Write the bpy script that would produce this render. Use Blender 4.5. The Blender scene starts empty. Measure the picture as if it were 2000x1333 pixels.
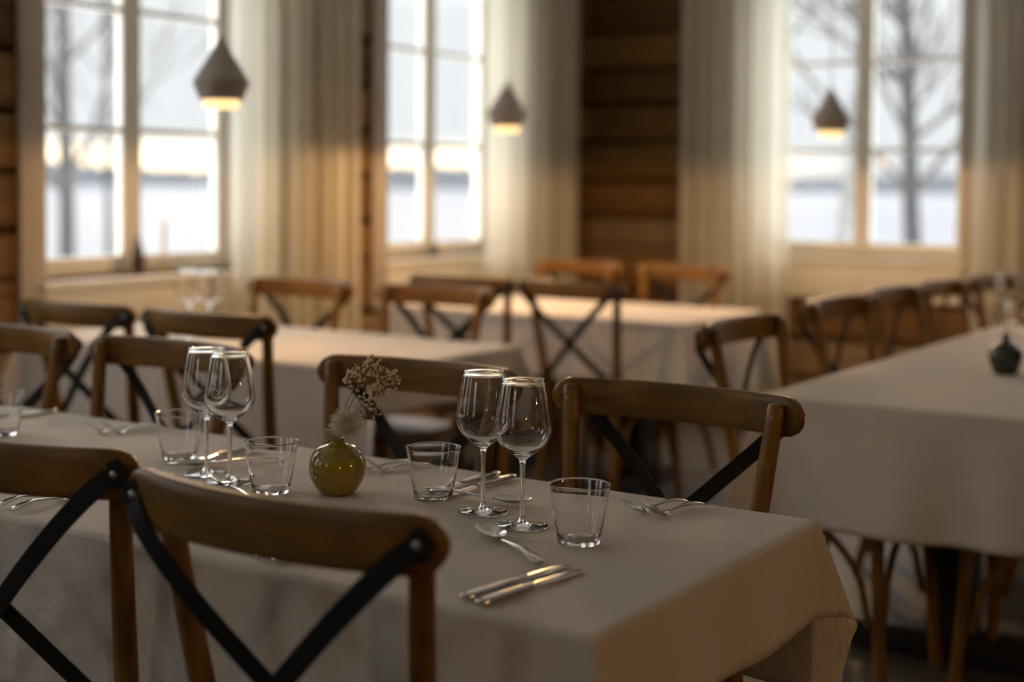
import bpy, bmesh, math, random
from mathutils import Vector, Matrix

S = bpy.context.scene
COL = S.collection
PI = math.pi

# ------------------------------------------------------------------ camera
CAM_H, YAW, PITCH, ROLL = 1.24, math.radians(33.1), math.radians(2.44), math.radians(0.547)
FPX = 2800.0
cyw, syw, cp, sp = math.cos(YAW), math.sin(YAW), math.cos(PITCH), math.sin(PITCH)
fwd = Vector((-syw * cp, cyw * cp, -sp))
rgt = Vector((cyw, syw, 0))
dwn = fwd.cross(rgt)
cr, sr = math.cos(ROLL), math.sin(ROLL)
rgt, dwn = cr * rgt - sr * dwn, sr * rgt + cr * dwn
cd = bpy.data.cameras.new('camera')
cam = bpy.data.objects.new('camera', cd)
COL.objects.link(cam)
m = Matrix.Identity(4)
for i in range(3):
    m[i][0], m[i][1], m[i][2] = rgt[i], -dwn[i], -fwd[i]
m[2][3] = CAM_H
cam.matrix_world = m
cd.sensor_fit = 'HORIZONTAL'
cd.sensor_width = 36.0
cd.lens = FPX / 2000.0 * 36.0
cd.shift_y = -(666.5 - 480.0) / 2000.0
cd.clip_start, cd.clip_end = 0.05, 4000
cd.dof.use_dof = True
cd.dof.focus_distance = 2.2
cd.dof.aperture_fstop = 1.8
S.camera = cam

# ------------------------------------------------------------------ view
S.view_settings.view_transform = 'Standard'
S.view_settings.look = 'None'
S.view_settings.gamma = 1.0
S.view_settings.use_curve_mapping = False
S.view_settings.exposure = 0.28
S.cycles.max_bounces = 14
S.cycles.transmission_bounces = 14
S.cycles.transparent_max_bounces = 24
S.cycles.diffuse_bounces = 5
S.cycles.glossy_bounces = 6
S.cycles.sample_clamp_indirect = 6.0
S.cycles.use_denoising = True

# ------------------------------------------------------------------ sky (overcast, warm band of sunset low in the west)
SKY_STRENGTH = 1.0
W = bpy.data.worlds.new('winter_evening_sky')
S.world = W
W.use_nodes = True
nt = W.node_tree
nt.nodes.clear()


def N(tree, kind, **kw):
    n = tree.nodes.new(kind)
    for k, v in kw.items():
        setattr(n, k, v)
    return n


def mth(tree, op, a, b=None, c=None, clamp=False):
    n = tree.nodes.new('ShaderNodeMath')
    n.operation = op
    n.use_clamp = clamp
    for i, v in enumerate((a, b, c)):
        if v is None:
            continue
        if isinstance(v, (int, float)):
            n.inputs[i].default_value = v
        else:
            tree.links.new(v, n.inputs[i])
    return n.outputs[0]


def ramp(tree, fac, stops, interp='LINEAR'):
    n = tree.nodes.new('ShaderNodeValToRGB')
    n.color_ramp.interpolation = interp
    e = n.color_ramp.elements
    while len(e) < len(stops):
        e.new(0.5)
    for el, (p, c) in zip(e, stops):
        el.position = p
        el.color = (c[0], c[1], c[2], 1)
    tree.links.new(fac, n.inputs[0])
    return n.outputs[0]


def mixc(tree, fac, a, b, mode='MIX'):
    n = tree.nodes.new('ShaderNodeMix')
    n.data_type = 'RGBA'
    n.blend_type = mode
    for idx, v in ((0, fac), (6, a), (7, b)):
        if isinstance(v, (int, float)):
            n.inputs[idx].default_value = v
        elif isinstance(v, tuple):
            n.inputs[idx].default_value = (v[0], v[1], v[2], 1)
        else:
            tree.links.new(v, n.inputs[idx])
    return n.outputs[2]


tc = N(nt, 'ShaderNodeTexCoord')
sep = N(nt, 'ShaderNodeSeparateXYZ')
nt.links.new(tc.outputs['Generated'], sep.inputs[0])
zz = sep.outputs[2]
base = ramp(nt, zz, [(0.0, (.74, .765, .79)), (0.12, (.77, .79, .81)), (0.28, (3.1, 3.16, 3.22)), (1.0, (6.8, 6.9, 7.0))])
cl = N(nt, 'ShaderNodeTexNoise')
cl.inputs['Scale'].default_value = 9.0
cl.inputs['Detail'].default_value = 3.0
nt.links.new(tc.outputs['Generated'], cl.inputs['Vector'])
base = mixc(nt, mth(nt, 'MULTIPLY', cl.outputs[0], 0.14), base, (0.66, 0.70, 0.78), 'MIX')
# azimuth towards the sunset
dotv = mth(nt, 'ADD', mth(nt, 'MULTIPLY', sep.outputs[0], -0.745), mth(nt, 'MULTIPLY', sep.outputs[1], 0.667))
az = N(nt, 'ShaderNodeMapRange', interpolation_type='SMOOTHSTEP')
az.inputs[1].default_value, az.inputs[2].default_value = 0.86, 0.985
nt.links.new(dotv, az.inputs[0])
band = N(nt, 'ShaderNodeMapRange', interpolation_type='SMOOTHSTEP')
band.inputs[1].default_value, band.inputs[2].default_value = 0.034, 0.016
band.inputs[3].default_value, band.inputs[4].default_value = 0.0, 1.0
nt.links.new(zz, band.inputs[0])
warm = mth(nt, 'MULTIPLY', az.outputs[0], band.outputs[0])
warmc = ramp(nt, mth(nt, 'MULTIPLY', zz, 28.0), [(0.0, (1.7, 1.05, .52)), (0.3, (2.4, 1.9, 1.25)), (1.0, (2.2, 1.9, 1.45))])
skyc = mixc(nt, warm, base, warmc)
bg = N(nt, 'ShaderNodeBackground')
bg.inputs['Strength'].default_value = SKY_STRENGTH
nt.links.new(skyc, bg.inputs['Color'])
wo = N(nt, 'ShaderNodeOutputWorld')
nt.links.new(bg.outputs[0], wo.inputs['Surface'])

# ------------------------------------------------------------------ room measures
XL, YB, XR, YF, ZC = -4.2, 7.27, 3.0, -3.6, 2.72
WT = 0.22
SILL, HEAD = 0.875, 2.46
WIN_L = [(-2.51, -1.45), (-0.55, 0.51), (1.41, 2.47), (3.37, 4.44), (5.34, 6.40)]   # openings along Y in the left wall
WIN_F = [(-2.6, -1.5)]                                               # unseen opening along X behind the camera, added for fill daylight
WIN_B = [(-3.17, -2.04), (-0.9, 0.23)]                                                     # openings along X in the back wall
LAMP_W = 12.2            # one pendant
LAMP_COL = (1.0, 0.58, 0.24)

# sky portals: they only guide sampling of the sky through the window holes
def portal(name, loc, rot, sx, sy):
    l = bpy.data.lights.new(name, 'AREA')
    l.shape = 'RECTANGLE'
    l.size, l.size_y = sx, sy
    l.cycles.is_portal = True
    o = bpy.data.objects.new(name, l)
    COL.objects.link(o)
    o.location = loc
    o.rotation_euler = rot


for (a, b) in WIN_L:
    portal('window_portal', (XL - WT - .03, (a + b) / 2, (SILL + HEAD) / 2), (0, -PI / 2, 0), HEAD - SILL, b - a)
for (a, b) in WIN_F:
    portal('window_portal', ((a + b) / 2, YF - WT - .03, (SILL + HEAD) / 2), (PI / 2, 0, 0), b - a, HEAD - SILL)
for (a, b) in WIN_B:
    portal('window_portal', ((a + b) / 2, YB + WT + .03, (SILL + HEAD) / 2), (-PI / 2, 0, 0), b - a, HEAD - SILL)

# ------------------------------------------------------------------ materials
MATS = {}


def new_mat(name):
    mt = bpy.data.materials.new(name)
    mt.use_nodes = True
    t = mt.node_tree
    p = t.nodes['Principled BSDF']
    MATS[name] = mt
    return mt, t, p


def setp(p, **kw):
    for k, v in kw.items():
        k = k.replace('_', ' ')
        if isinstance(v, tuple):
            v = (v[0], v[1], v[2], 1)
        p.inputs[k].default_value = v


def objcoord(t, scale=(1, 1, 1), rnd=False):
    c = N(t, 'ShaderNodeTexCoord')
    mp = N(t, 'ShaderNodeMapping')
    mp.inputs['Scale'].default_value = scale
    t.links.new(c.outputs['Object'], mp.inputs[0])
    if rnd:
        oi = N(t, 'ShaderNodeObjectInfo')
        t.links.new(mth(t, 'MULTIPLY', oi.outputs['Random'], 37.0), mp.inputs['Location'])
    return mp.outputs[0]


def noise(t, vec, scale, detail=3, rough=.55):
    n = N(t, 'ShaderNodeTexNoise')
    n.inputs['Scale'].default_value = scale
    n.inputs['Detail'].default_value = detail
    n.inputs['Roughness'].default_value = rough
    t.links.new(vec, n.inputs['Vector'])
    return n.outputs[0]


def bump(t, p, h, strength, dist=.002):
    b = N(t, 'ShaderNodeBump')
    b.inputs['Strength'].default_value = strength
    b.inputs['Distance'].default_value = dist
    t.links.new(h, b.inputs['Height'])
    t.links.new(b.outputs[0], p.inputs['Normal'])


def wood(name, dark, light, rough, scale=(3, 22, 22), bumpk=.25, spec=.3):
    mt, t, p = new_mat(name)
    v = objcoord(t, scale, True)
    f = noise(t, v, 2.2, 5, .6)
    f2 = noise(t, objcoord(t, (4, 4, 4), True), 1.7, 2)
    ff = mth(t, 'ADD', mth(t, 'MULTIPLY', f, .65), mth(t, 'MULTIPLY', f2, .45))
    c = ramp(t, ff, [(.30, dark), (.72, light)])
    t.links.new(c, p.inputs['Base Color'])
    setp(p, Roughness=rough, Specular_IOR_Level=spec, Coat_Weight=.12, Coat_Roughness=.22)
    bump(t, p, f, bumpk, .001)
    return mt


wood('chair_wood_long_x', (.060, .025, .004), (.26, .122, .017), .40, (2.5, 26, 26))
wood('chair_wood_long_z', (.060, .025, .004), (.26, .122, .017), .40, (26, 26, 2.5))
wood('seat_wood', (.07, .035, .009), (.19, .10, .028), .45, (20, 3, 20))
wood('black_wood', (.010, .008, .007), (.022, .018, .015), .5, (18, 18, 3))
wood('table_wood', (.06, .03, .012), (.12, .06, .025), .5)

mt, t, p = new_mat('black_iron')
setp(p, Base_Color=(.012, .010, .008), Metallic=.0, Roughness=.6, Specular_IOR_Level=.18)
bump(t, p, noise(t, objcoord(t), 60), .12, .001)
mt, t, p = new_mat('screw_steel')
setp(p, Base_Color=(.35, .33, .30), Metallic=1.0, Roughness=.35)

mt, t, p = new_mat('table_linen')
v = objcoord(t)
c = ramp(t, noise(t, v, 3.0, 3), [(.35, (.74, .665, .58)), (.65, (.80, .72, .635))])
t.links.new(c, p.inputs['Base Color'])
setp(p, Roughness=.82, Specular_IOR_Level=.25)
wv = N(t, 'ShaderNodeTexWave', wave_type='BANDS', bands_direction='X')
wv.inputs['Scale'].default_value = 330
t.links.new(v, wv.inputs['Vector'])
wv2 = N(t, 'ShaderNodeTexWave', wave_type='BANDS', bands_direction='Y')
wv2.inputs['Scale'].default_value = 330
t.links.new(v, wv2.inputs['Vector'])
mp = objcoord(t, (9, 26, 9))
wr = noise(t, mp, 1.6, 4, .6)
hh = mth(t, 'ADD', mth(t, 'MULTIPLY', mth(t, 'ADD', wv.outputs[1], wv2.outputs[1]), .03), mth(t, 'MULTIPLY', wr, 1.0))
bump(t, p, hh, .9, .009)

mt, t, p = new_mat('glass')
setp(p, Base_Color=(1, 1, 1), Roughness=0.0, IOR=1.48, Transmission_Weight=1.0)
mt, t, p = new_mat('window_glass')
t.nodes.remove(p)
fr = N(t, 'ShaderNodeFresnel')
fr.inputs[0].default_value = 1.45
tr = N(t, 'ShaderNodeBsdfTransparent')
tr.inputs[0].default_value = (.97, .98, .975, 1)
gl = N(t, 'ShaderNodeBsdfGlossy')
gl.inputs['Roughness'].default_value = .0
mx = N(t, 'ShaderNodeMixShader')
t.links.new(fr.outputs[0], mx.inputs[0])
t.links.new(tr.outputs[0], mx.inputs[1])
t.links.new(gl.outputs[0], mx.inputs[2])
t.links.new(mx.outputs[0], t.nodes['Material Output'].inputs[0])

mt, t, p = new_mat('cutlery_steel')
setp(p, Base_Color=(.62, .60, .57), Metallic=1.0, Roughness=.16)

mt, t, p = new_mat('olive_glaze')
c = ramp(t, noise(t, objcoord(t, (1, 1, 3)), 14, 3), [(.3, (.27, .185, .008)), (.7, (.36, .25, .015))])
t.links.new(c, p.inputs['Base Color'])
setp(p, Roughness=.12, Coat_Weight=.5, Coat_Roughness=.04)
mt, t, p = new_mat('dark_green_glaze')
c = ramp(t, noise(t, objcoord(t), 30, 3), [(.3, (.022, .030, .018)), (.7, (.045, .056, .034))])
t.links.new(c, p.inputs['Base Color'])
setp(p, Roughness=.3)
mt, t, p = new_mat('brown_glaze')
setp(p, Base_Color=(.045, .012, .006), Roughness=.25)
mt, t, p = new_mat('dark_pottery')
setp(p, Base_Color=(.05, .04, .025), Roughness=.5)
mt, t, p = new_mat('brass')
setp(p, Base_Color=(.30, .19, .05), Metallic=.8, Roughness=.4)
mt, t, p = new_mat('candle_wax')
setp(p, Base_Color=(.62, .56, .44), Roughness=.5, Subsurface_Weight=.2)
mt, t, p = new_mat('dried_flower')
setp(p, Base_Color=(.80, .67, .48), Roughness=.9)
mt, t, p = new_mat('dried_stem')
setp(p, Base_Color=(.22, .15, .07), Roughness=.8)
mt, t, p = new_mat('bunny_tail')
setp(p, Base_Color=(.92, .84, .69), Roughness=.9)

mt, t, p = new_mat('painted_trim')
c = ramp(t, noise(t, objcoord(t), 6, 3), [(.3, (.66, .62, .53)), (.7, (.72, .68, .59))])
t.links.new(c, p.inputs['Base Color'])
setp(p, Roughness=.45)

mt, t, p = new_mat('painted_casing')
c = ramp(t, noise(t, objcoord(t), 6, 3), [(.3, (.37, .315, .255)), (.7, (.43, .37, .30))])
t.links.new(c, p.inputs['Base Color'])
setp(p, Roughness=.5)
mt, t, p = new_mat('lamp_ceramic')
c = ramp(t, noise(t, objcoord(t), 25, 3), [(.3, (.40, .34, .28)), (.7, (.46, .395, .33))])
t.links.new(c, p.inputs['Base Color'])
setp(p, Roughness=.6)
mt, t, p = new_mat('lamp_diffuser')
setp(p, Base_Color=(.9, .8, .6), Roughness=.5, Emission_Color=(1.0, .66, .27), Emission_Strength=1.35)
mt, t, p = new_mat('lamp_cord')
setp(p, Base_Color=(.55, .52, .45), Roughness=.6)

# sheer curtain: thin woven cloth, part open weave
mt, t, p = new_mat('sheer_curtain')
t.nodes.remove(p)
df = N(t, 'ShaderNodeBsdfDiffuse')
df.inputs[0].default_value = (.84, .79, .68, 1)
tl = N(t, 'ShaderNodeBsdfTranslucent')
tl.inputs[0].default_value = (.82, .79, .66, 1)
tp = N(t, 'ShaderNodeBsdfTransparent')
m1 = N(t, 'ShaderNodeMixShader')
m1.inputs[0].default_value = .52
m2 = N(t, 'ShaderNodeMixShader')
m2.inputs[0].default_value = .20
t.links.new(df.outputs[0], m1.inputs[1])
t.links.new(tl.outputs[0], m1.inputs[2])
t.links.new(m1.outputs[0], m2.inputs[1])
t.links.new(tp.outputs[0], m2.inputs[2])
t.links.new(m2.outputs[0], t.nodes['Material Output'].inputs[0])

# squared log wall, every course its own tone
LOG = 0.212


def log_mat(name, axis):
    mt, t, p = new_mat(name)
    c = N(t, 'ShaderNodeTexCoord')
    s = N(t, 'ShaderNodeSeparateXYZ')
    t.links.new(c.outputs['Object'], s.inputs[0])
    k = mth(t, 'FLOOR', mth(t, 'DIVIDE', s.outputs[2], LOG))
    wn = N(t, 'ShaderNodeTexWhiteNoise', noise_dimensions='1D')
    t.links.new(mth(t, 'ADD', k, 3.3 if axis == 'x' else 11.7), wn.inputs['W'])
    mp = N(t, 'ShaderNodeMapping')
    mp.inputs['Scale'].default_value = (1.2, 14, 14) if axis == 'x' else (14, 1.2, 14)
    t.links.new(c.outputs['Object'], mp.inputs[0])
    g = noise(t, mp.outputs[0], 2.0, 5, .65)
    f = mth(t, 'ADD', mth(t, 'MULTIPLY', g, .6), mth(t, 'MULTIPLY', wn.outputs[0], .4))
    col = ramp(t, f, [(.25, (.058, .026, .006)), (.5, (.165, .082, .022)), (.75, (.27, .150, .048))])
    grey = mixc(t, mth(t, 'MULTIPLY', mth(t, 'GREATER_THAN', wn.outputs[0], .72), .5), col, (.17, .135, .095))
    t.links.new(grey, p.inputs['Base Color'])
    setp(p, Roughness=.7, Specular_IOR_Level=.3)
    bump(t, p, g, .5, .006)


log_mat('log_along_x', 'x')
log_mat('log_along_y', 'y')

mt, t, p = new_mat('floor_boards')
v = objcoord(t, (1, 1, 1))
br = N(t, 'ShaderNodeTexBrick')
br.inputs['Scale'].default_value = 1.0
br.inputs['Brick Width'].default_value = 3.4
br.inputs['Row Height'].default_value = .14
br.inputs['Mortar Size'].default_value = .004
br.inputs['Color1'].default_value = (.045, .036, .029, 1)
br.inputs['Color2'].default_value = (.065, .053, .043, 1)
br.inputs['Mortar'].default_value = (.02, .017, .014, 1)
t.links.new(v, br.inputs['Vector'])
g = noise(t, objcoord(t, (2, 24, 2)), 3, 4)
t.links.new(mixc(t, .35, br.outputs[0], ramp(t, g, [(.3, (.03, .024, .019)), (.7, (.08, .066, .054))])), p.inputs['Base Color'])
setp(p, Roughness=.55, Specular_IOR_Level=.35)

mt, t, p = new_mat('ceiling_boards')
setp(p, Base_Color=(.74, .70, .62), Roughness=.7)
mt, t, p = new_mat('snow')
setp(p, Base_Color=(.80, .83, .88), Roughness=.9)
bump(t, p, noise(t, objcoord(t, (.25, .25, 1)), 1.3, 4), .6, .4)
mt, t, p = new_mat('lake_ice')
t.nodes.remove(p)
gl = N(t, 'ShaderNodeBsdfGlossy')
gl.inputs[0].default_value = (.84, .84, .88, 1)
gl.inputs['Roughness'].default_value = .13
t.links.new(gl.outputs[0], t.nodes['Material Output'].inputs[0])
mt, t, p = new_mat('far_forest')
c = ramp(t, noise(t, objcoord(t, (.02, .02, .05)), 3, 4), [(.3, (.055, .06, .065)), (.7, (.09, .095, .105))])
t.links.new(c, p.inputs['Base Color'])
setp(p, Roughness=1.0)
mt, t, p = new_mat('bark')
c = ramp(t, noise(t, objcoord(t, (8, 8, 2)), 3, 4), [(.35, (.022, .020, .019)), (.7, (.05, .046, .044))])
t.links.new(c, p.inputs['Base Color'])
setp(p, Roughness=.9)
mt, t, p = new_mat('birch_bark')
c = ramp(t, noise(t, objcoord(t, (2, 2, 7)), 4, 4), [(.38, (.05, .047, .043)), (.5, (.21, .20, .18))])
t.links.new(c, p.inputs['Base Color'])
setp(p, Roughness=.8)
mt, t, p = new_mat('birch_twig')
setp(p, Base_Color=(.07, .06, .055), Roughness=.9)


# ------------------------------------------------------------------ mesh helpers
def link_mesh(name, bm, mat, parent=None, loc=(0, 0, 0), sharp=40, recalc=True):
    if recalc:
        bmesh.ops.recalc_face_normals(bm, faces=bm.faces)
    me = bpy.data.meshes.new(name)
    bm.to_mesh(me)
    bm.free()
    for f in me.polygons:
        f.use_smooth = True
    if sharp is not None:
        me.set_sharp_from_angle(angle=math.radians(sharp))
    me.materials.append(MATS[mat])
    o = bpy.data.objects.new(name, me)
    COL.objects.link(o)
    o.parent = parent
    o.location = loc
    return o


def tag(o, label=None, cat=None, group=None, kind=None):
    if label:
        o['label'] = label
    if cat:
        o['category'] = cat
    if group:
        o['group'] = group
    if kind:
        o['kind'] = kind
    return o


def empty(name, loc=(0, 0, 0), rz=0.0):
    o = bpy.data.objects.new(name, None)
    o.empty_display_size = .05
    COL.objects.link(o)
    o.location = loc
    o.rotation_euler = (0, 0, rz)
    return o


def copy_tree(o, parent=None):
    c = o.copy()
    COL.objects.link(c)
    c.parent = parent
    for ch in list(o.children):
        copy_tree(ch, c)
    return c


def box(bm, lo, hi, bev=0.0):
    r = bmesh.ops.create_cube(bm, size=1.0)
    vs = r['verts']
    for v in vs:
        v.co = Vector([lo[i] + (v.co[i] + .5) * (hi[i] - lo[i]) for i in range(3)])
    if bev > 0:
        es = list({e for v in vs for e in v.link_edges})
        bmesh.ops.bevel(bm, geom=es, offset=bev, segments=2, profile=.6, affect='EDGES')


def tube(bm, pts, rad, seg=10, caps=True, dome=False):
    """round bar through points; rad a number or list"""
    pts = [Vector(q) for q in pts]
    n = len(pts)
    rads = [rad] * n if isinstance(rad, (int, float)) else list(rad)
    if dome:
        d0 = (pts[0] - pts[1]).normalized()
        r0 = rads[0]
        pts = [pts[0] + d0 * r0 * .5, pts[0] + d0 * r0 * .35] + pts
        rads = [r0 * .35, r0 * .8] + rads
        n += 2
    up = None
    rings = []
    for i in range(n):
        d = (pts[min(i + 1, n - 1)] - pts[max(i - 1, 0)]).normalized()
        if up is None:
            up = d.orthogonal().normalized()
        up = (up - d * up.dot(d)).normalized()
        sd = d.cross(up)
        rings.append([bm.verts.new(pts[i] + (up * math.cos(a) + sd * math.sin(a)) * rads[i])
                      for a in [2 * PI * k / seg for k in range(seg)]])
    for i in range(n - 1):
        for k in range(seg):
            bm.faces.new((rings[i][k], rings[i][(k + 1) % seg], rings[i + 1][(k + 1) % seg], rings[i + 1][k]))
    if caps:
        bm.faces.new(rings[0][::-1])
        bm.faces.new(rings[-1])


def smooth_path(pts, sub=6):
    """Catmull-Rom through points"""
    P = [Vector(q) for q in pts]
    out = []
    for i in range(len(P) - 1):
        p0, p1, p2, p3 = P[max(i - 1, 0)], P[i], P[i + 1], P[min(i + 2, len(P) - 1)]
        for k in range(sub):
            u = k / sub
            out.append(.5 * ((2 * p1) + (p2 - p0) * u + (2 * p0 - 5 * p1 + 4 * p2 - p3) * u * u + (3 * p1 - p0 - 3 * p2 + p3) * u ** 3))
    out.append(P[-1])
    return out


def lathe(bm, prof, seg=48, close_top=False, close_bot=False):
    rings = []
    for r, z in prof:
        if r < 1e-6:
            rings.append([bm.verts.new((0, 0, z))])
        else:
            rings.append([bm.verts.new((r * math.cos(2 * PI * k / seg), r * math.sin(2 * PI * k / seg), z)) for k in range(seg)])
    for a, b in zip(rings[:-1], rings[1:]):
        for k in range(seg):
            k2 = (k + 1) % seg
            if len(a) == 1 and len(b) == 1:
                continue
            if len(a) == 1:
                bm.faces.new((a[0], b[k2], b[k]))
            elif len(b) == 1:
                bm.faces.new((a[k], a[k2], b[0]))
            else:
                bm.faces.new((a[k], a[k2], b[k2], b[k]))


def strip_solid(bm, pts, wdir, width, thick, ndir=None):
    """flat bar: pts path, wdir(i) width direction per point"""
    rings = []
    n = len(pts)
    for i, q in enumerate(pts):
        d = (pts[min(i + 1, n - 1)] - pts[max(i - 1, 0)]).normalized()
        wv_ = wdir - d * wdir.dot(d)
        wv_.normalize()
        nn = d.cross(wv_)
        rings.append([bm.verts.new(q + wv_ * (a * width / 2) + nn * (b * thick / 2)) for a, b in ((-1, -1), (1, -1), (1, 1), (-1, 1))])
    for i in range(n - 1):
        for k in range(4):
            bm.faces.new((rings[i][k], rings[i][(k + 1) % 4], rings[i + 1][(k + 1) % 4], rings[i + 1][k]))
    bm.faces.new(rings[0][::-1])
    bm.faces.new(rings[-1])


# ------------------------------------------------------------------ the room
bm = bmesh.new()
box(bm, (XL - WT, YF - .2, -.12), (XR + .2, YB + WT, 0))
tag(link_mesh('floor', bm, 'floor_boards'), kind='structure')
bm = bmesh.new()
box(bm, (XL - WT, YF - .2, ZC), (XR + .2, YB + WT, ZC + .12))
tag(link_mesh('ceiling', bm, 'ceiling_boards'), kind='structure')


def log_wall(name, axis, a0, a1, face, out, openings, mat):
    """courses of squared logs; face = inner plane, out = +-1 towards outdoors"""
    bm = bmesh.new()
    c = .012

    def seg(s0, s1, z0, z1):
        if s1 - s0 < .01 or z1 - z0 < .01:
            return
        prof = [(.07, z0), (.055, z0 + .006), (.016, z0 + .012), (0, z0 + .036), (0, z1 - .036), (.016, z1 - .012), (.055, z1 - .006), (.07, z1), (WT, z1), (WT, z0)]
        rings = []
        for s in (s0, s1):
            rings.append([bm.verts.new((s, face + out * dpt, z) if axis == 'x' else (face + out * dpt, s, z)) for dpt, z in prof])
        k = len(prof)
        for i in range(k):
            bm.faces.new((rings[0][i], rings[0][(i + 1) % k], rings[1][(i + 1) % k], rings[1][i]))
        bm.faces.new(rings[0][::-1])
        bm.faces.new(rings[1])

    k = 0
    while k * LOG < ZC:
        z0, z1 = k * LOG, min((k + 1) * LOG, ZC)
        # vertical sub-ranges of this course
        cuts = sorted({z0, z1} | {z for z in (SILL, HEAD) if z0 < z < z1})
        for u, v in zip(cuts[:-1], cuts[1:]):
            mid = (u + v) / 2
            if SILL < mid < HEAD and openings:
                s = a0
                for (o0, o1) in openings:
                    seg(s, o0, u, v)
                    s = o1
                seg(s, a1, u, v)
            else:
                seg(a0, a1, u, v)
        k += 1
    return tag(link_mesh(name, bm, mat, sharp=25), kind='structure')


log_wall('wall_left', 'y', YF, YB, XL, -1, WIN_L, 'log_along_y')
log_wall('wall_back', 'x', XL - WT, XR, YB, 1, WIN_B, 'log_along_x')
log_wall('wall_right', 'y', YF, YB, XR, 1, [], 'log_along_y')
log_wall('wall_front', 'x', XL - WT, XR + WT, YF, -1, WIN_F, 'log_along_x')


def window(idx, axis, a0, a1, front=False):
    """painted casement window with casing, sill and six panes"""
    def P(s, d, z):     # s along wall, d depth outward from inner face
        return (XL - d, s, z) if axis == 'y' else ((s, YF - d, z) if front else (s, YB + d, z))

    def bx(bm, s0, s1, d0, d1, z0, z1, bev=.003):
        p, q = P(s0, d0, z0), P(s1, d1, z1)
        lo = [min(p[i], q[i]) for i in range(3)]
        hi = [max(p[i], q[i]) for i in range(3)]
        box(bm, lo, hi, bev)

    w = empty('window_%d' % idx, P((a0 + a1) / 2, 0, SILL))
    tag(w, kind='structure')
    o0 = Vector(w.location)

    def part(name, bm, mat):
        bmesh.ops.translate(bm, verts=bm.verts, vec=-o0)
        return link_mesh(name, bm, mat, w)

    CW = .108
    for (s0, s1, z0, z1) in ((a0 - CW, a0, .655, HEAD + CW), (a1, a1 + CW, .655, HEAD + CW), (a0, a1, HEAD, HEAD + CW), (a0, a1, .655, SILL - .035)):
        bm = bmesh.new()
        bx(bm, s0, s1, -.022, .004, z0, z1)
        part('apron' if z1 < SILL else 'casing', bm, 'painted_trim' if z1 < SILL else 'painted_casing')
    bm = bmesh.new()
    bx(bm, a0 - .02, a1 + .02, -.04, .14, SILL - .035, SILL, .006)
    part('sill', bm, 'painted_trim')
    bm = bmesh.new()
    L = .02
    bx(bm, a0, a0 + L, 0, WT, SILL, HEAD)
    bx(bm, a1 - L, a1, 0, WT, SILL, HEAD)
    bx(bm, a0 + L, a1 - L, .002, WT - .002, HEAD - L, HEAD)
    bx(bm, a0 + L, a1 - L, .175, WT - .002, SILL, SILL + L)
    part('window_frame', bm, 'painted_trim')
    # two sashes
    d0, d1 = .13, .17
    b0, b1 = a0 + L, a1 - L
    mid = (a0 + a1) / 2
    zb, zt = SILL + .004, HEAD - L
    ZM = (1.437, 1.905)
    for (s0, s1) in ((b0 + .001, mid - .0005), (mid + .0005, b1 - .001)):
        bm = bmesh.new()
        F = .046
        bx(bm, s0, s0 + F, d0, d1, zb, zt)
        bx(bm, s1 - F, s1, d0, d1, zb, zt)
        bx(bm, s0 + F - .002, s1 - F + .002, d0 + .002, d1 - .002, zb, zb + .07)
        bx(bm, s0 + F - .002, s1 - F + .002, d0 + .002, d1 - .002, zt - .05, zt)
        for z in ZM:
            bx(bm, s0 + F - .002, s1 - F + .002, d0 + .006, d1 - .006, z - .012, z + .012)
        sash = part('sash', bm, 'painted_trim')
        zs = (zb + .07,) + ZM + (zt - .05,)
        for z0, z1 in zip(zs[:-1], zs[1:]):
            bm = bmesh.new()
            p, q, r_, s_ = (Vector(P(x, .15, z)) - o0 for x, z in ((s0 + F, z0), (s1 - F, z0), (s1 - F, z1), (s0 + F, z1)))
            bm.faces.new([bm.verts.new(x) for x in (p, q, r_, s_)])
            link_mesh('glass_pane', bm, 'window_glass', sash, recalc=False)
    return w


for i, (a, b) in enumerate(WIN_L):
    window({3: 1, 4: 2, 0: 5, 1: 6, 2: 7}[i], 'y', a, b)
window(3, 'x', *WIN_B[0])
window(4, 'x', *WIN_B[1])
for i, (a, b) in enumerate(WIN_F):  # unseen window, added to bring daylight onto the camera-facing sides
    window(8 + i, 'x', a, b, True)


# ------------------------------------------------------------------ curtains
def curtain(axis, s0, s1, plane, label, seed, amp=.035, wl=.105):
    rnd = random.Random(seed)
    bm = bmesh.new()
    n = int((s1 - s0) / .008)
    ph = rnd.random() * 6
    k2 = [rnd.uniform(.7, 1.4) for _ in range(4)]
    zs = [.015 + (2.60 - .015) * i / 26 for i in range(27)]
    rows = []
    for z in zs:
        row = []
        g = 1 - .25 * z / 2.6
        for i in range(n + 1):
            s = s0 + (s1 - s0) * i / n
            u = s / wl * 2 * PI + ph
            d = amp * g * (math.sin(u + .5 * math.sin(u * .37 * k2[0]) + .12 * z) + .35 * math.sin(u * 2.1 * k2[1] + 1.2 * z * .2))
            d += .02 * math.sin(s * 5 * k2[2])
            row.append(bm.verts.new((s, plane + d, z) if axis == 'x' else (plane + d, s, z)))
        rows.append(row)
    for a, b in zip(rows[:-1], rows[1:]):
        for i in range(n):
            bm.faces.new((a[i], a[i + 1], b[i + 1], b[i]))
    o = link_mesh('curtain', bm, 'sheer_curtain', sharp=None)
    return tag(o, label, 'curtain', 'sheer curtains at the windows')


curtain('y', 4.24, 4.99, XL + .12, 'off-white sheer curtain right of the leftmost window, beside the largest-looking lamp', 1, .04)
curtain('y', 6.02, 6.86, XL + .12, 'off-white sheer curtain right of the middle window, glowing behind the middle lamp', 2)
curtain('x', -3.53, -2.90, YB - .13, 'off-white sheer curtain between the log wall strip and the right-hand window', 3)
curtain('x', -1.955, -1.35, YB - .13, 'off-white sheer curtain at the right edge of the photo, right of the right-hand window', 4)


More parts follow.
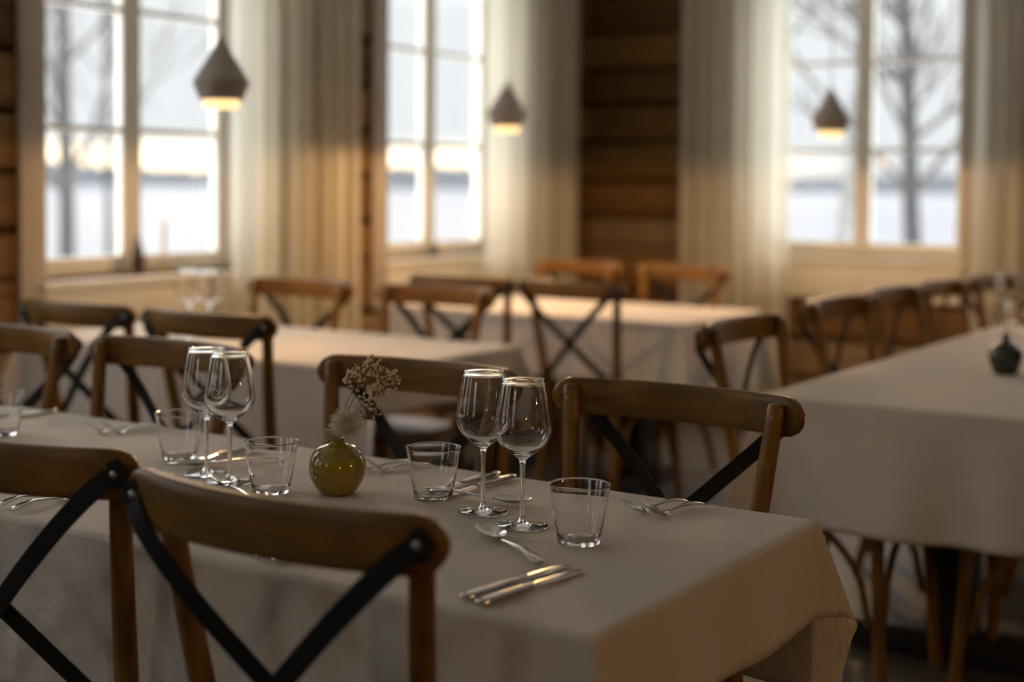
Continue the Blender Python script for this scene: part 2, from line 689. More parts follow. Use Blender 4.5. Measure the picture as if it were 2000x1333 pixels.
# ------------------------------------------------------------------ chairs
def rail_y(x):
    return -.05 + .05 * (abs(x) / .24) ** 2.3


def make_chair():
    root = empty('cross_back_chair')
    # curved top rail
    bm = bmesh.new()
    rings = []
    xs = [-.24 + .48 * i / 40 for i in range(41)]
    xs = [-.2400, -.2385, -.2355] + xs[1:-1] + [.2355, .2385, .2400]
    xs = sorted(xs)
    for x in xs:
        e = max(0.0, (abs(x) - .205) / .035)
        hh = .034 * (math.sqrt(max(.0, 1 - e * e)) if e > 0 else 1.0)
        hh = max(hh, .006)
        th = .0115 * (1 if e < .6 else max(.45, math.sqrt(max(0.05, 1 - ((e - .6) / .45) ** 2))))
        dydx = (rail_y(abs(x) + .001) - rail_y(abs(x) - .001)) / .002 * (1 if x > 0 else -1)
        tx = Vector((1, dydx, 0)).normalized()
        nn = Vector((-tx.y, tx.x, 0))
        ring = []
        for k in range(16):
            a = 2 * PI * k / 16
            ca, sa = math.cos(a), math.sin(a)
            pw = .45
            ring.append(bm.verts.new(Vector((x, rail_y(x), .851)) + nn * (th * math.copysign(abs(ca) ** pw, ca)) + Vector((0, 0, hh * math.copysign(abs(sa) ** pw, sa)))))
        rings.append(ring)
    for a, b in zip(rings[:-1], rings[1:]):
        for k in range(16):
            bm.faces.new((a[k], a[(k + 1) % 16], b[(k + 1) % 16], b[k]))
    bm.faces.new(rings[0][::-1])
    bm.faces.new(rings[-1])
    link_mesh('top_rail', bm, 'chair_wood_long_x', root, sharp=60)
    # rear legs run up as back posts
    for s in (-1, 1):
        bm = bmesh.new()
        pts = smooth_path([(s * .197, .0075, .868), (s * .181, .032, .70), (s * .161, .066, .50), (s * .156, .075, .42), (s * .163, .058, .22), (s * .186, .0, 0)], 5)
        n = len(pts)
        rr = [.0145 + .003 * min(1, i / (n * .4)) - .003 * max(0, (i / n - .7) / .3) for i in range(n)]
        tube(bm, pts, rr, 14, dome=True)
        link_mesh('rear_leg', bm, 'chair_wood_long_z', root)
    for s in (-1, 1):
        bm = bmesh.new()
        tube(bm, smooth_path([(s * .172, .44, .43), (s * .178, .447, .25), (s * .192, .465, 0)], 4), .0155, 12)
        link_mesh('front_leg', bm, 'chair_wood_long_z', root)
    # iron cross straps
    for s in (-1, 1):
        bm = bmesh.new()
        A = Vector((s * .214, rail_y(.214) - .0125, .852))
        B = Vector((-s * .158, .047, .50))
        pts = []
        for i in range(25):
            u = i / 24
            q = A.lerp(B, u)
            q.y -= .034 * math.sin(PI * u ** .55) + (.0035 if s > 0 else 0) * math.sin(PI * u)
            pts.append(q)
        pts.insert(0, A + Vector((s * .014, .003, .013)))
        wd = Vector((s * .35, 0, -.37)).normalized()
        strip_solid(bm, pts, wd, .027, .0032)
        # round eye around the fixing
        ey = Matrix.Translation(A + Vector((s * .002, -.0008, .001))) @ Matrix.Rotation(PI / 2, 4, 'X')
        bmesh.ops.create_cone(bm, cap_ends=True, segments=20, radius1=.019, radius2=.018, depth=.0045, matrix=ey)
        st = link_mesh('cross_strap', bm, 'black_iron', root)
        bm = bmesh.new()
        bmesh.ops.create_uvsphere(bm, u_segments=12, v_segments=8, radius=.0062, matrix=Matrix.Translation(A + Vector((s * .002, -.003, .001))) @ Matrix.Diagonal((1, .55, 1, 1)))
        link_mesh('screw', bm, 'screw_steel', st)
    # post bolts seen from the front
    for s in (-1, 1):
        bm = bmesh.new()
        bmesh.ops.create_uvsphere(bm, u_segments=10, v_segments=6, radius=.004, matrix=Matrix.Translation((s * .196, .0225, .852)) @ Matrix.Diagonal((1, .6, 1, 1)))
        link_mesh('bolt', bm, 'screw_steel', root)
    # seat
    bm = bmesh.new()
    out = []
    for k in range(40):
        a = 2 * PI * k / 40
        ca, sa = math.cos(a), math.sin(a)
        x = math.copysign(abs(ca) ** .55, ca)
        y = math.copysign(abs(sa) ** .55, sa)
        out.append((x * (.188 + .022 * y), .272 + y * .208))
    rings = []
    for f, z in ((.90, .421), (.99, .424), (1.0, .435), (.985, .445), (.90, .444), (.5, .438)):
        rings.append([bm.verts.new((x * f, .272 + (y - .272) * f, z)) for x, y in out])
    for a, b in zip(rings[:-1], rings[1:]):
        for k in range(40):
            bm.faces.new((a[k], a[(k + 1) % 40], b[(k + 1) % 40], b[k]))
    bm.faces.new(rings[0][::-1])
    bm.faces.new(rings[-1])
    link_mesh('seat', bm, 'seat_wood', root)
    # bent hoop stretchers under the seat
    def hoop(p, q, zc):
        p, q = Vector(p), Vector(q)
        pts = []
        for i in range(17):
            u = i / 16
            c = p.lerp(q, .06 + .88 * u)
            c.z = .19 + (zc - .19) * (math.sin(PI * u) ** .5)
            pts.append(c)
        bm = bmesh.new()
        tube(bm, pts, .0095, 8)
        link_mesh('stretcher', bm, 'chair_wood_long_x', root)
    hoop((-.185, .455, 0), (.185, .455, 0), .412)
    hoop((-.166, .06, 0), (-.185, .45, 0), .412)
    hoop((.166, .06, 0), (.185, .45, 0), .412)
    return root


CHAIRS = [
    # x, y, facing rotation, label
    (-1.113, 1.225, 0.0, 'nearest wooden cross-back chair, whole curved top rail across the bottom left of the photo'),
    (-1.657, 1.262, 8.0, 'foreground cross-back chair cut off by the left edge, rail ending beside the nearest chair'),
    (-1.121, 2.232, 180.5, 'cross-back chair facing the camera behind the wineglasses at the right end of the near table'),
    (-1.687, 2.240, 182.0, 'cross-back chair facing the camera directly behind the olive vase and dried flowers'),
    (-2.340, 2.205, 181.0, 'cross-back chair facing the camera behind the left pair of wineglasses on the near table'),
    (-2.873, 2.195, 182.0, 'cross-back chair facing the camera at the left edge, shiny rail lit by the window'),
    (-3.323, 2.797, 0.0, 'dark cross-back chair seen from behind at the left, below the leftmost window sill'),
    (-2.802, 2.800, 2.0, 'dark cross-back chair seen from behind at the second table, black strap above the left wineglasses'),
    (-3.474, 3.915, 183.0, 'golden-railed chair on the far side of the second table in front of the left curtain'),
    (-2.890, 3.945, 183.0, 'chair on the far side of the second table, before the gap between two windows'),
    (-3.150, 4.490, 2.0, 'dark chair back at the rear table, left of the chair with the full black cross'),
    (-2.695, 4.540, -5.0, 'chair seen from behind at the rear table showing the full black X of its back'),
    (-3.375, 5.730, 177.0, 'honey-coloured chair rail behind the rear table, below the middle curtain'),
    (-2.830, 5.720, 174.0, 'chair behind the rear table before the log wall strip, right of the honey-coloured rail'),
    (-1.548, 3.515, -92.5, 'nearest side chair along the left edge of the right-hand table, beyond its front corner'),
    (-1.605, 4.370, -94.0, 'second side chair along the right-hand table, its rail end lit white below the right-hand window'),
    (-1.610, 4.930, -93.0, 'third side chair along the right-hand table, its rail half hidden by the second'),
    (-1.585, 5.410, -93.0, 'fourth side chair along the right-hand table, its rail merging into the dark logs'),
    (-1.525, 5.950, -100.0, 'farthest side chair along the right-hand table, in front of the curtain at the right edge'),
    (-0.490, 3.590, 92.0, 'chair tucked under the right-hand table whose golden front leg shows beside the black pedestal'),
]
proto = make_chair()
for i, (x, y, a, lab) in enumerate(CHAIRS):
    c = proto if i == 0 else copy_tree(proto)
    c.location = (x, y, 0)
    c.scale = (1, 1, 1.006)
    c.rotation_euler = (0, 0, math.radians(a))
    tag(c, lab, 'chair', 'cross-back dining chairs')


# ------------------------------------------------------------------ tables and cloths
TZ = .73


def make_table(x0, x1, y0, y1, label, posts):
    cx, cy = (x0 + x1) / 2, (y0 + y1) / 2
    r = empty('dining_table', (cx, cy, 0))
    tag(r, label, 'table', 'tables under white cloths')
    hx, hy = (x1 - x0) / 2 - .004, (y1 - y0) / 2 - .004
    bm = bmesh.new()
    box(bm, (-hx, -hy, TZ - .036), (hx, hy, TZ - .004), .006)
    link_mesh('tabletop', bm, 'table_wood', r)
    along_x = hx > hy
    for (px, py) in posts:
        bm = bmesh.new()
        box(bm, (px - cx - .058, py - cy - .058, .05), (px - cx + .058, py - cy + .058, TZ - .08), .006)
        link_mesh('pedestal', bm, 'black_wood', r)
        w = .26
        ax, ay = (.04, w) if along_x else (w, .04)
        bm = bmesh.new()
        box(bm, (px - cx - ax, py - cy - ay, TZ - .08), (px - cx + ax, py - cy + ay, TZ - .036), .006)
        link_mesh('bearer', bm, 'black_wood', r)
        bm = bmesh.new()
        fx, fy = (.055, .27) if along_x else (.27, .055)
        box(bm, (px - cx - fx, py - cy - fy, 0), (px - cx + fx, py - cy + fy, .075), .012)
        link_mesh('foot', bm, 'black_wood', r)
    return r


def make_cloth(x0, x1, y0, y1, dx0, dx1, dy0, dy1, label, seed, flare=.42, amp=.010):
    rnd = random.Random(seed)
    cx, cy = (x0 + x1) / 2, (y0 + y1) / 2
    rr = .011

    def axis(a0, a1, d0, d1, step):
        v = []
        n = max(6, int(d0 / .014))
        v += [a0 - d0 * (1 - i / n) for i in range(n)]
        for k in range(5):
            v.append(a0 - rr * 1.57 * (1 - k / 4) * .98)
        n = int((a1 - a0) / step)
        v += [a0 + (a1 - a0) * i / n for i in range(1, n)]
        for k in range(5):
            v.append(a1 + rr * 1.57 * (k / 4) * .98)
        n = max(6, int(d1 / .014))
        v += [a1 + d1 * (i + 1) / n for i in range(n)]
        v = sorted(v)
        out = [v[0]]
        for q in v[1:]:
            if q - out[-1] > .0015:
                out.append(q)
        return out

    us, vs = axis(x0, x1, dx0, dx1, .022), axis(y0, y1, dy0, dy1, .022)
    ph = [rnd.uniform(0, 6.28) for _ in range(10)]
    bm = bmesh.new()
    grid = []
    for u in us:
        row = []
        for v in vs:
            ex = x0 - u if u < x0 else (u - x1 if u > x1 else 0)
            ey = y0 - v if v < y0 else (v - y1 if v > y1 else 0)
            sx = -1 if u < x0 else 1
            sy = -1 if v < y0 else 1
            X, Y = min(max(u, x0), x1), min(max(v, y0), y1)
            e = math.hypot(ex, ey)
            if e == 0:
                z = .0006 * (math.sin(X * 23 + Y * 9 + ph[0]) + math.sin(Y * 31 - X * 7 + ph[1])) * .6
                # ironed fold lines
                for f, o in ((.5, X - (x1 - .26)), (.5, X - (x1 - .92)), (.5, Y - cy)):
                    z += .0011 * math.exp(-(o / .006) ** 2)
                # ripples near the end
                z += .0012 * max(0, 1 - abs(X - (x1 - .13)) / .13) * math.sin(Y * 60 + 26 * X + ph[2])
                z = max(-.0014, z)
                row.append(bm.verts.new((X - cx, Y - cy, TZ + z)))
                continue
            if e < rr * PI / 2:
                an = e / rr
                outw, down = rr * math.sin(an), rr * (1 - math.cos(an))
            else:
                outw, down = rr, rr + e - rr * PI / 2
            dxn, dyn = ex / e * sx, ey / e * sy
            phi = math.atan2(ey, ex)
            cn = math.sin(2 * phi)
            if ex > 0 and ey > 0:
                e6 = (ex ** 6 + ey ** 6) ** (1 / 6)
                down = rr * (1 - math.cos(e6 / rr)) if e6 < rr * PI / 2 else rr + e6 - rr * PI / 2
                DX, DY = (dx0 if sx < 0 else dx1), (dy0 if sy < 0 else dy1)
                fm = math.atan2(DY, DX)
                pk = fm * .72
                if phi < pk:
                    tri = math.sin(PI / 2 * phi / pk) ** 1.2
                elif phi < fm:
                    tri = 1 - .42 * (phi - pk) / (fm - pk)
                else:
                    tri = .58 * max(0, 1 - (phi - fm) / (PI / 2 - fm)) ** .8
                dg = flare * min(ex, ey, min(DX, DY)) * 1.0 + flare * .45 * down * tri * .5
                dg *= tri
                X += sx * dg * .7071
                Y += sy * dg * .7071
                wob = 0
            else:
                s = Y if ex > 0 else X
                L0, L1 = (y0, y1) if ex > 0 else (x0, x1)
                env = min(1, min(s - L0, L1 - s) / .18)
                env = max(0, env)
                w1 = math.sin(s * 17 + ph[3]) + .6 * math.sin(s * 29 + ph[4]) + .5 * math.sin(s * 8 + ph[5])
                wob = amp * env * (down / .25) ** 1.1 * (w1 + .9)
                # soft flare next to the corner
                wob += .03 * (down / .25) * (1 - min(1, min(s - L0, L1 - s) / .16)) * 0
            outw += wob
            zz_ = TZ - down + .004 * math.sin(u * 11 + ph[6]) * min(1, down / .1) * .4
            row.append(bm.verts.new((X + dxn * outw - cx, Y + dyn * outw - cy, zz_)))
        grid.append(row)
    for i in range(len(us) - 1):
        for j in range(len(vs) - 1):
            bm.faces.new((grid[i][j], grid[i + 1][j], grid[i + 1][j + 1], grid[i][j + 1]))
    o = link_mesh('tablecloth', bm, 'table_linen', None, (cx, cy, 0), sharp=None)
    sol = o.modifiers.new('thickness', 'SOLIDIFY')
    sol.thickness = .0012
    sol.offset = -1 if True else 1
    return tag(o, label, 'tablecloth', 'white tablecloths')


T1 = (-3.15, -.803, 1.402, 2.082)
T2 = (-1.392, -.69, 3.288, 6.30)
T3 = (-3.92, -2.46, 3.07, 3.80)
T4 = (-3.72, -2.37, 4.79, 5.50)
make_table(*T1, 'near dining table under the laid white cloth with glasses and cutlery', [(-2.75, 1.742), (-1.95, 1.742)])
make_table(*T2, 'right-hand dining table on a black square pedestal', [(-1.06, 3.78), (-1.06, 5.75)])
make_table(*T3, 'second dining table, under the leftmost window lamp', [(-3.5, 3.435), (-2.85, 3.435)])
make_table(*T4, 'rear dining table in front of the corner curtain', [(-3.4, 5.145), (-2.75, 5.145)])
make_cloth(*T1, .14, .157, .262, .276, 'white tablecloth laid with wineglasses, tumblers and cutlery, corner hanging at bottom right', 5, .37)
make_cloth(*T2, .24, .24, .318, .25, 'white tablecloth on the right-hand table with the dark green vase', 6, .35)
make_cloth(*T3, .14, .14, .25, .25, 'white tablecloth on the second table behind the near row of chairs', 7)
make_cloth(*T4, .30, .33, .25, .25, 'white tablecloth on the rear table beside the full black X chair back', 8, .35)

# ------------------------------------------------------------------ glassware
CZ = TZ + .0013


def make_wineglass():
    r = empty('wine_glass')
    outer = [(.0046, .094), (.0053, .0985), (.0082, .1025), (.0145, .1072), (.0245, .1140), (.0340, .1228), (.0402, .1325), (.0425, .1405), (.0428, .1465), (.0418, .157), (.0392, .175), (.0358, .195), (.0325, .212), (.0306, .2192), (.0309, .2199), (.0308, .2205)]
    inner = [(.0298, .2207), (.0295, .2200), (.0297, .2192), (.0316, .212), (.0349, .195), (.0383, .175), (.0409, .157), (.0419, .1466), (.0415, .1409), (.0391, .1333), (.0329, .1239), (.0235, .1158), (.0135, .1105), (.0058, .1082), (0, .1075)]
    bm = bmesh.new()
    lathe(bm, outer + [(.0303, .2209)] + inner, 56)
    link_mesh('bowl', bm, 'glass', r, sharp=None)
    bm = bmesh.new()
    lathe(bm, [(.0075, .0070), (.0050, .011), (.0038, .018), (.0034, .035), (.0034, .07), (.0038, .085), (.0046, .094)], 32)
    link_mesh('stem', bm, 'glass', r, sharp=None)
    bm = bmesh.new()
    lathe(bm, [(0, .0012), (.020, .0006), (.036, 0), (.0392, .0003), (.0398, .0011), (.0390, .0016), (.030, .0020), (.018, .0029), (.011, .0046), (.0075, .0070)], 56)
    link_mesh('foot', bm, 'glass', r, sharp=None)
    return r


WG = [
    (-1.140, 1.783, CZ, 'front wineglass of the right-hand pair, beside the spoon and the right tumbler', 'wineglasses on the near table'),
    (-1.240, 1.826, CZ, 'rear wineglass of the right-hand pair, left of its taller-looking twin', 'wineglasses on the near table'),
    (-1.794, 1.785, CZ, 'left wineglass of the left-hand pair, overlapped by the one in front', 'wineglasses on the near table'),
    (-1.716, 1.762, CZ, 'right wineglass of the left-hand pair, in front of its twin', 'wineglasses on the near table'),
    (-2.476, 1.775, CZ, 'wineglass cut off by the left edge of the photo', 'wineglasses on the near table'),
    (-3.440, 3.343, CZ, 'left of two blurred wineglasses on the second table below the window', 'wineglasses on the second table'),
    (-3.372, 3.366, CZ, 'right of two blurred wineglasses on the second table below the window', 'wineglasses on the second table'),
    (-1.270, 5.10, CZ, 'blurred wineglass on the right-hand table near the farthest side chair', None),
]
proto = make_wineglass()
for i, (x, y, z, lab, g) in enumerate(WG):
    c = proto if i == 0 else copy_tree(proto)
    c.location = (x, y, z)
    c.rotation_euler = (0, 0, i * .7)
    tag(c, lab, 'wine glass', g)


def make_tumbler():
    bm = bmesh.new()
    lathe(bm, [(0, .0010), (.024, .0010), (.0285, 0), (.0302, .0006), (.0309, .002), (.0333, .0200), (.0338, .0222), (.0348, .0245), (.0395, .055), (.0438, .0822), (.0447, .0842), (.0441, .0849), (.0433, .0842),
               (.0426, .082), (.0382, .055), (.0336, .0252), (.0322, .0228), (.0316, .0205), (.0296, .0085), (.0275, .0066), (.020, .0060), (0, .0058)], 56)
    return link_mesh('tumbler', bm, 'glass', None, sharp=None)


TU = [
    (-1.021, 1.748, 'clear tumbler nearest the right end of the near table, right of the wineglasses'),
    (-1.358, 1.857, 'clear tumbler between the olive vase and the right-hand wineglasses'),
    (-1.604, 1.743, 'clear tumbler left of the olive vase, behind the nearest chair rail'),
    (-1.937, 1.859, 'clear tumbler left of the left-hand pair of wineglasses'),
    (-2.405, 1.830, 'clear tumbler cut off by the left edge of the photo'),
]
proto = make_tumbler()
for i, (x, y, lab) in enumerate(TU):
    c = proto if i == 0 else copy_tree(proto)
    c.location = (x, y, CZ)
    tag(c, lab, 'glass', 'water tumblers on the near table')


# ------------------------------------------------------------------ cutlery (local: handle end at origin side -y, tip at +y, length ~.2, rests on z=0)
def ring_sweep(bm, secs):
    """secs: (y, zc, halfwidth, halfthick) closed oval rings along y"""
    rings = []
    for y, zc, w, th in secs:
        rings.append([bm.verts.new((w * math.cos(2 * PI * k / 12), y, zc + th * math.sin(2 * PI * k / 12))) for k in range(12)])
    for a, b in zip(rings[:-1], rings[1:]):
        for k in range(12):
            bm.faces.new((a[k], a[(k + 1) % 12], b[(k + 1) % 12], b[k]))
    bm.faces.new(rings[0][::-1])
    bm.faces.new(rings[-1])


def handle_secs(L, z_end, z_neck):
    s = []
    for u, w, th in ((0, .003, .001), (.015, .0075, .0016), (.06, .0098, .002), (.2, .0092, .002), (.45, .0066, .0019), (.75, .0036, .0018), (1, .0032, .0017)):
        z = z_end + (z_neck - z_end) * u + .006 * math.sin(PI * min(1, u * 1.05)) * (1 - .3 * u)
        s.append((L * u, z + th, w, th))
    return s


def make_fork():
    r = empty('fork')
    bm = bmesh.new()
    ring_sweep(bm, handle_secs(.118, .002, .0035))
    link_mesh('handle', bm, 'cutlery_steel', r)
    bm = bmesh.new()
    # head: curved plate with four tines
    def zc(y):
        u = (y - .118) / .072
        return .0045 - .0025 * math.sin(PI * min(1, u * 1.6)) + .030 * max(0, u - .30) ** 1.35
    secs = []
    for y, w in ((.116, .0033), (.124, .0062), (.131, .0100), (.138, .0118), (.145, .0122)):
        secs.append((y, zc(y), w, .0011))
    ring_sweep(bm, secs)
    for k in range(4):
        x = (-1.5 + k) * .0074
        pts = [Vector((x, .142 + .048 * i / 8, zc(.142 + .048 * i / 8))) for i in range(9)]
        tube(bm, pts, [.0017, .0015, .0013, .0012, .0012, .0011, .0010, .0008, .0004], 6)
    link_mesh('tines', bm, 'cutlery_steel', r)
    return r


def make_spoon():
    r = empty('spoon')
    bm = bmesh.new()
    ring_sweep(bm, handle_secs(.132, .002, .004))
    link_mesh('handle', bm, 'cutlery_steel', r)
    bm = bmesh.new()
    cy_, a, b = .166, .036, .0195

    def pt(u, k, up):
        an = 2 * PI * k / 28
        ex = 1.0 if math.sin(an) > 0 else .85
        d = (1 - u * u) * .0085
        return Vector((b * u * math.cos(an), cy_ + a * u * math.sin(an), .0105 - d + (.0011 if up else 0) + .0015 * u * u * math.sin(an)))
    rings = []
    for u in (0.25, .5, .7, .85, .95, 1.0):
        rings.append([bm.verts.new(pt(u, k, False)) for k in range(28)])
    for u in (1.0, .95, .85, .7, .5, .25):
        rings.append([bm.verts.new(pt(u, k, True)) for k in range(28)])
    for p_, q_ in zip(rings[:-1], rings[1:]):
        for k in range(28):
            bm.faces.new((p_[k], p_[(k + 1) % 28], q_[(k + 1) % 28], q_[k]))
    bm.faces.new(rings[0][::-1])
    bm.faces.new(rings[-1])
    link_mesh('spoon_bowl', bm, 'cutlery_steel', r)
    return r


def make_knife():
    r = empty('knife')
    bm = bmesh.new()
    ring_sweep(bm, [(0, .0045, .003, .002), (.004, .0045, .0072, .0038), (.02, .0045, .0085, .0042), (.06, .0043, .0078, .0040), (.095, .0042, .0066, .0036), (.106, .0042, .0058, .0034)])
    link_mesh('handle', bm, 'cutlery_steel', r)
    bm = bmesh.new()
    rings = []
    for y, x0_, x1_, th in ((.104, -.005, .005, .0018), (.116, -.0065, .0060, .0011), (.128, -.0095, .0070, .0009), (.165, -.0105, .0078, .0008), (.195, -.0085, .0082, .0008), (.208, -.0040, .0080, .0007), (.217, .0035, .0066, .0005)):
        z = .0042 - .0022 * min(1, (y - .104) / .04)
        rings.append([bm.verts.new(q) for q in ((x0_, y, z), ((x0_ + x1_) / 2, y, z - th), (x1_, y, z), ((x0_ + x1_) / 2, y, z + th))])
    for p_, q_ in zip(rings[:-1], rings[1:]):
        for k in range(4):
            bm.faces.new((p_[k], p_[(k + 1) % 4], q_[(k + 1) % 4], q_[k]))
    bm.faces.new(rings[0][::-1])
    bm.faces.new(rings[-1])
    link_mesh('blade', bm, 'cutlery_steel', r)
    return r


forkP, spoonP, knifeP = make_fork(), make_spoon(), make_knife()
used = set()


def lay(kind, end, tip, label, dz=0.0, tilt=0.0):
    """place a piece with its handle end at end, pointing to tip"""
    src = {'fork': forkP, 'spoon': spoonP, 'knife': knifeP}[kind]
    c = src if kind not in used else copy_tree(src)
    used.add(kind)
    d = Vector((tip[0] - end[0], tip[1] - end[1]))
    c.location = (end[0], end[1], CZ + .0006 + dz)
    c.rotation_euler = (tilt, 0, math.atan2(d.y, d.x) - PI / 2)
    if kind == 'fork':
        c.scale = (1.0, d.length / .19, 1.12)
    return tag(c, label, kind, {'fork': 'forks on the near table', 'spoon': 'spoons on the near table', 'knife': 'knives on the near table'}[kind])


lay('fork', (-1.004, 2.060), (-1.047, 1.930), 'left fork of the two with tines up at the right end of the near table')
lay('fork', (-.972, 2.056), (-1.010, 1.930), 'right fork of the two with tines up at the right end of the near table')
lay('knife', (-1.376, 2.075), (-1.385, 1.86), 'left knife of the two on the far side, behind the right-hand wineglasses')
lay('knife', (-1.338, 2.068), (-1.352, 1.86), 'right knife of the two on the far side, behind the right-hand wineglasses')
lay('spoon', (-1.395, 1.885), (-1.215, 1.893), 'spoon lying sideways behind the rear right-hand wineglass, handle at the middle tumbler')
lay('spoon', (-.998, 1.607), (-1.175, 1.72), 'spoon in front of the right-hand wineglasses, bowl towards their feet')
lay('knife', (-.990, 1.414), (-.969, 1.634), 'left knife of the near pair beside the right tumbler')
lay('knife', (-.962, 1.406), (-.940, 1.627), 'right knife of the near pair beside the right tumbler')
lay('fork', (-1.322, 1.410), (-1.300, 1.545), 'left fork under the nearest chair rail, only its handle end showing')
lay('fork', (-1.292, 1.409), (-1.266, 1.545), 'right fork under the nearest chair rail, only its handle end showing')
lay('fork', (-1.548, 2.062), (-1.595, 1.940), 'left fork of the two between the olive vase and the chair behind it')
lay('fork', (-1.512, 2.068), (-1.572, 1.950), 'right fork of the two between the olive vase and the middle tumbler')
lay('knife', (-1.884, 2.02), (-1.905, 1.80), 'knife lying behind the left-hand pair of wineglasses')
lay('spoon', (-1.76, 1.955), (-1.86, 1.80), 'spoon lying behind the left-hand pair of wineglasses')
lay('spoon', (-1.560, 1.655), (-1.715, 1.742), 'spoon between the left-hand wineglasses and the left-of-vase tumbler')
lay('knife', (-1.566, 1.412), (-1.578, 1.63), 'left knife behind the left strap of the nearest chair')
lay('knife', (-1.540, 1.415), (-1.552, 1.63), 'right knife behind the left strap of the nearest chair')
lay('fork', (-1.862, 1.410), (-1.868, 1.545), 'left fork below the top rail of the foreground chair at the left edge')
lay('fork', (-1.822, 1.406), (-1.828, 1.541), 'right fork below the top rail of the foreground chair at the left edge')
lay('fork', (-2.222, 2.050), (-2.275, 1.925), 'left fork of the two near the far edge, left of the left-hand tumbler')
lay('fork', (-2.190, 2.062), (-2.236, 1.940), 'right fork of the two near the far edge, left of the left-hand tumbler')
lay('knife', (-2.539, 2.075), (-2.545, 1.86), 'knife at the far edge of the near table at the left edge of the photo')

# ------------------------------------------------------------------ vases and dried flowers
SC = Vector((cyw, syw, 0))          # sideways across the table, for spreading the sprigs
bm = bmesh.new()
prof = [(0, 0), (.024, 0), (.028, .0012), (.036, .0105), (.0435, .024), (.0462, .038), (.0445, .052), (.038, .064), (.028, .0715), (.0165, .0745), (.0118, .0765), (.0110, .081), (.0125, .0842), (.0118, .0848), (.0098, .0835), (.0088, .079), (.012, .073), (.030, .062), (.041, .04), (.030, .008), (0, .006)]
lathe(bm, prof, 56)
v1 = link_mesh('bud_vase', bm, 'olive_glaze', None, (-1.512, 1.801, CZ), sharp=None)
v1.scale = (1.02, 1.02, 1.08)
tag(v1, 'round glossy olive-green bud vase with dried flowers on the near table', 'vase')

bm = bmesh.new()
prof = [(0, 0), (.028, 0), (.0315, .002), (.038, .018), (.0435, .036), (.0455, .052), (.0425, .066), (.032, .078), (.018, .0855), (.0100, .091), (.0088, .100), (.0105, .109), (.0085, .109), (.0070, .100), (.008, .09), (.03, .073), (.042, .05), (.03, .01), (0, .006)]
lathe(bm, prof, 48)
v2 = link_mesh('bud_vase', bm, 'dark_green_glaze', None, (-1.008, 4.045, CZ), sharp=None)
tag(v2, 'dark green matte bud vase with a thin neck on the right-hand table', 'vase')


def sprig(base, heads, n_each, size, seed, name, label, stem_mat='dried_stem'):
    """baby's-breath: thin branching stems with many tiny balls"""
    rnd = random.Random(seed)
    b = Vector(base)
    r = empty(name, b)
    sb, fb = bmesh.new(), bmesh.new()
    for (hx, hz, rx, rz) in heads:
        c = SC * hx + Vector((0, 0, hz))
        mid = c * .55 + Vector((rnd.uniform(-.006, .006), rnd.uniform(-.006, .006), .006))
        tube(sb, smooth_path([Vector((0, 0, -.055)), Vector((0, 0, .0)), mid, c - Vector((0, 0, rz * .7))], 5), .0007, 5)
        for k in range(n_each):
            a, e, q = rnd.uniform(0, 2 * PI), rnd.uniform(-1, 1), rnd.random() ** .4
            dv = Vector((math.cos(a) * math.sqrt(1 - e * e), math.sin(a) * math.sqrt(1 - e * e), e)) * q
            p_ = c + Vector((dv.x * rx, dv.y * rx, dv.z * rz))
            s_ = size * rnd.uniform(.7, 1.35)
            bmesh.ops.create_icosphere(fb, subdivisions=1, radius=s_, matrix=Matrix.Translation(p_))
            for _ in range(2):
                bmesh.ops.create_icosphere(fb, subdivisions=1, radius=s_ * .6, matrix=Matrix.Translation(p_ + Vector([rnd.uniform(-1, 1) * s_ for _ in range(3)])))
            st = c - Vector((0, 0, rz * .7)) + Vector((dv.x * rx, dv.y * rx, 0)) * .3
            tube(sb, [st, st.lerp(p_, .5) + Vector((0, 0, .002)), p_], .00035, 3, caps=False)
    link_mesh('stems', sb, stem_mat, r, recalc=False)
    f = link_mesh('blossoms', fb, 'dried_flower', r, sharp=None, recalc=False)
    tag(f, kind='stuff')
    tag(r, label, 'dried flowers')
    return r


zt = CZ + .088
sprig((-1.512, 1.801, zt), [(.028, .101, .021, .023), (.055, .122, .020, .020), (.083, .101, .021, .022), (.052, .056, .025, .032), (.066, .082, .018, .016)], 64, .0020, 11, 'dried_flower_sprig', 'beige dried baby\'s-breath sprig in the olive vase')
sprig((-1.008, 4.045, CZ + .108), [(.05, .045, .03, .028), (-.035, .06, .022, .02), (.09, .07, .03, .02), (.02, .11, .025, .02)], 60, .003, 12, 'dried_flower_sprig', 'pale dried sprig in the dark green vase at the right edge')


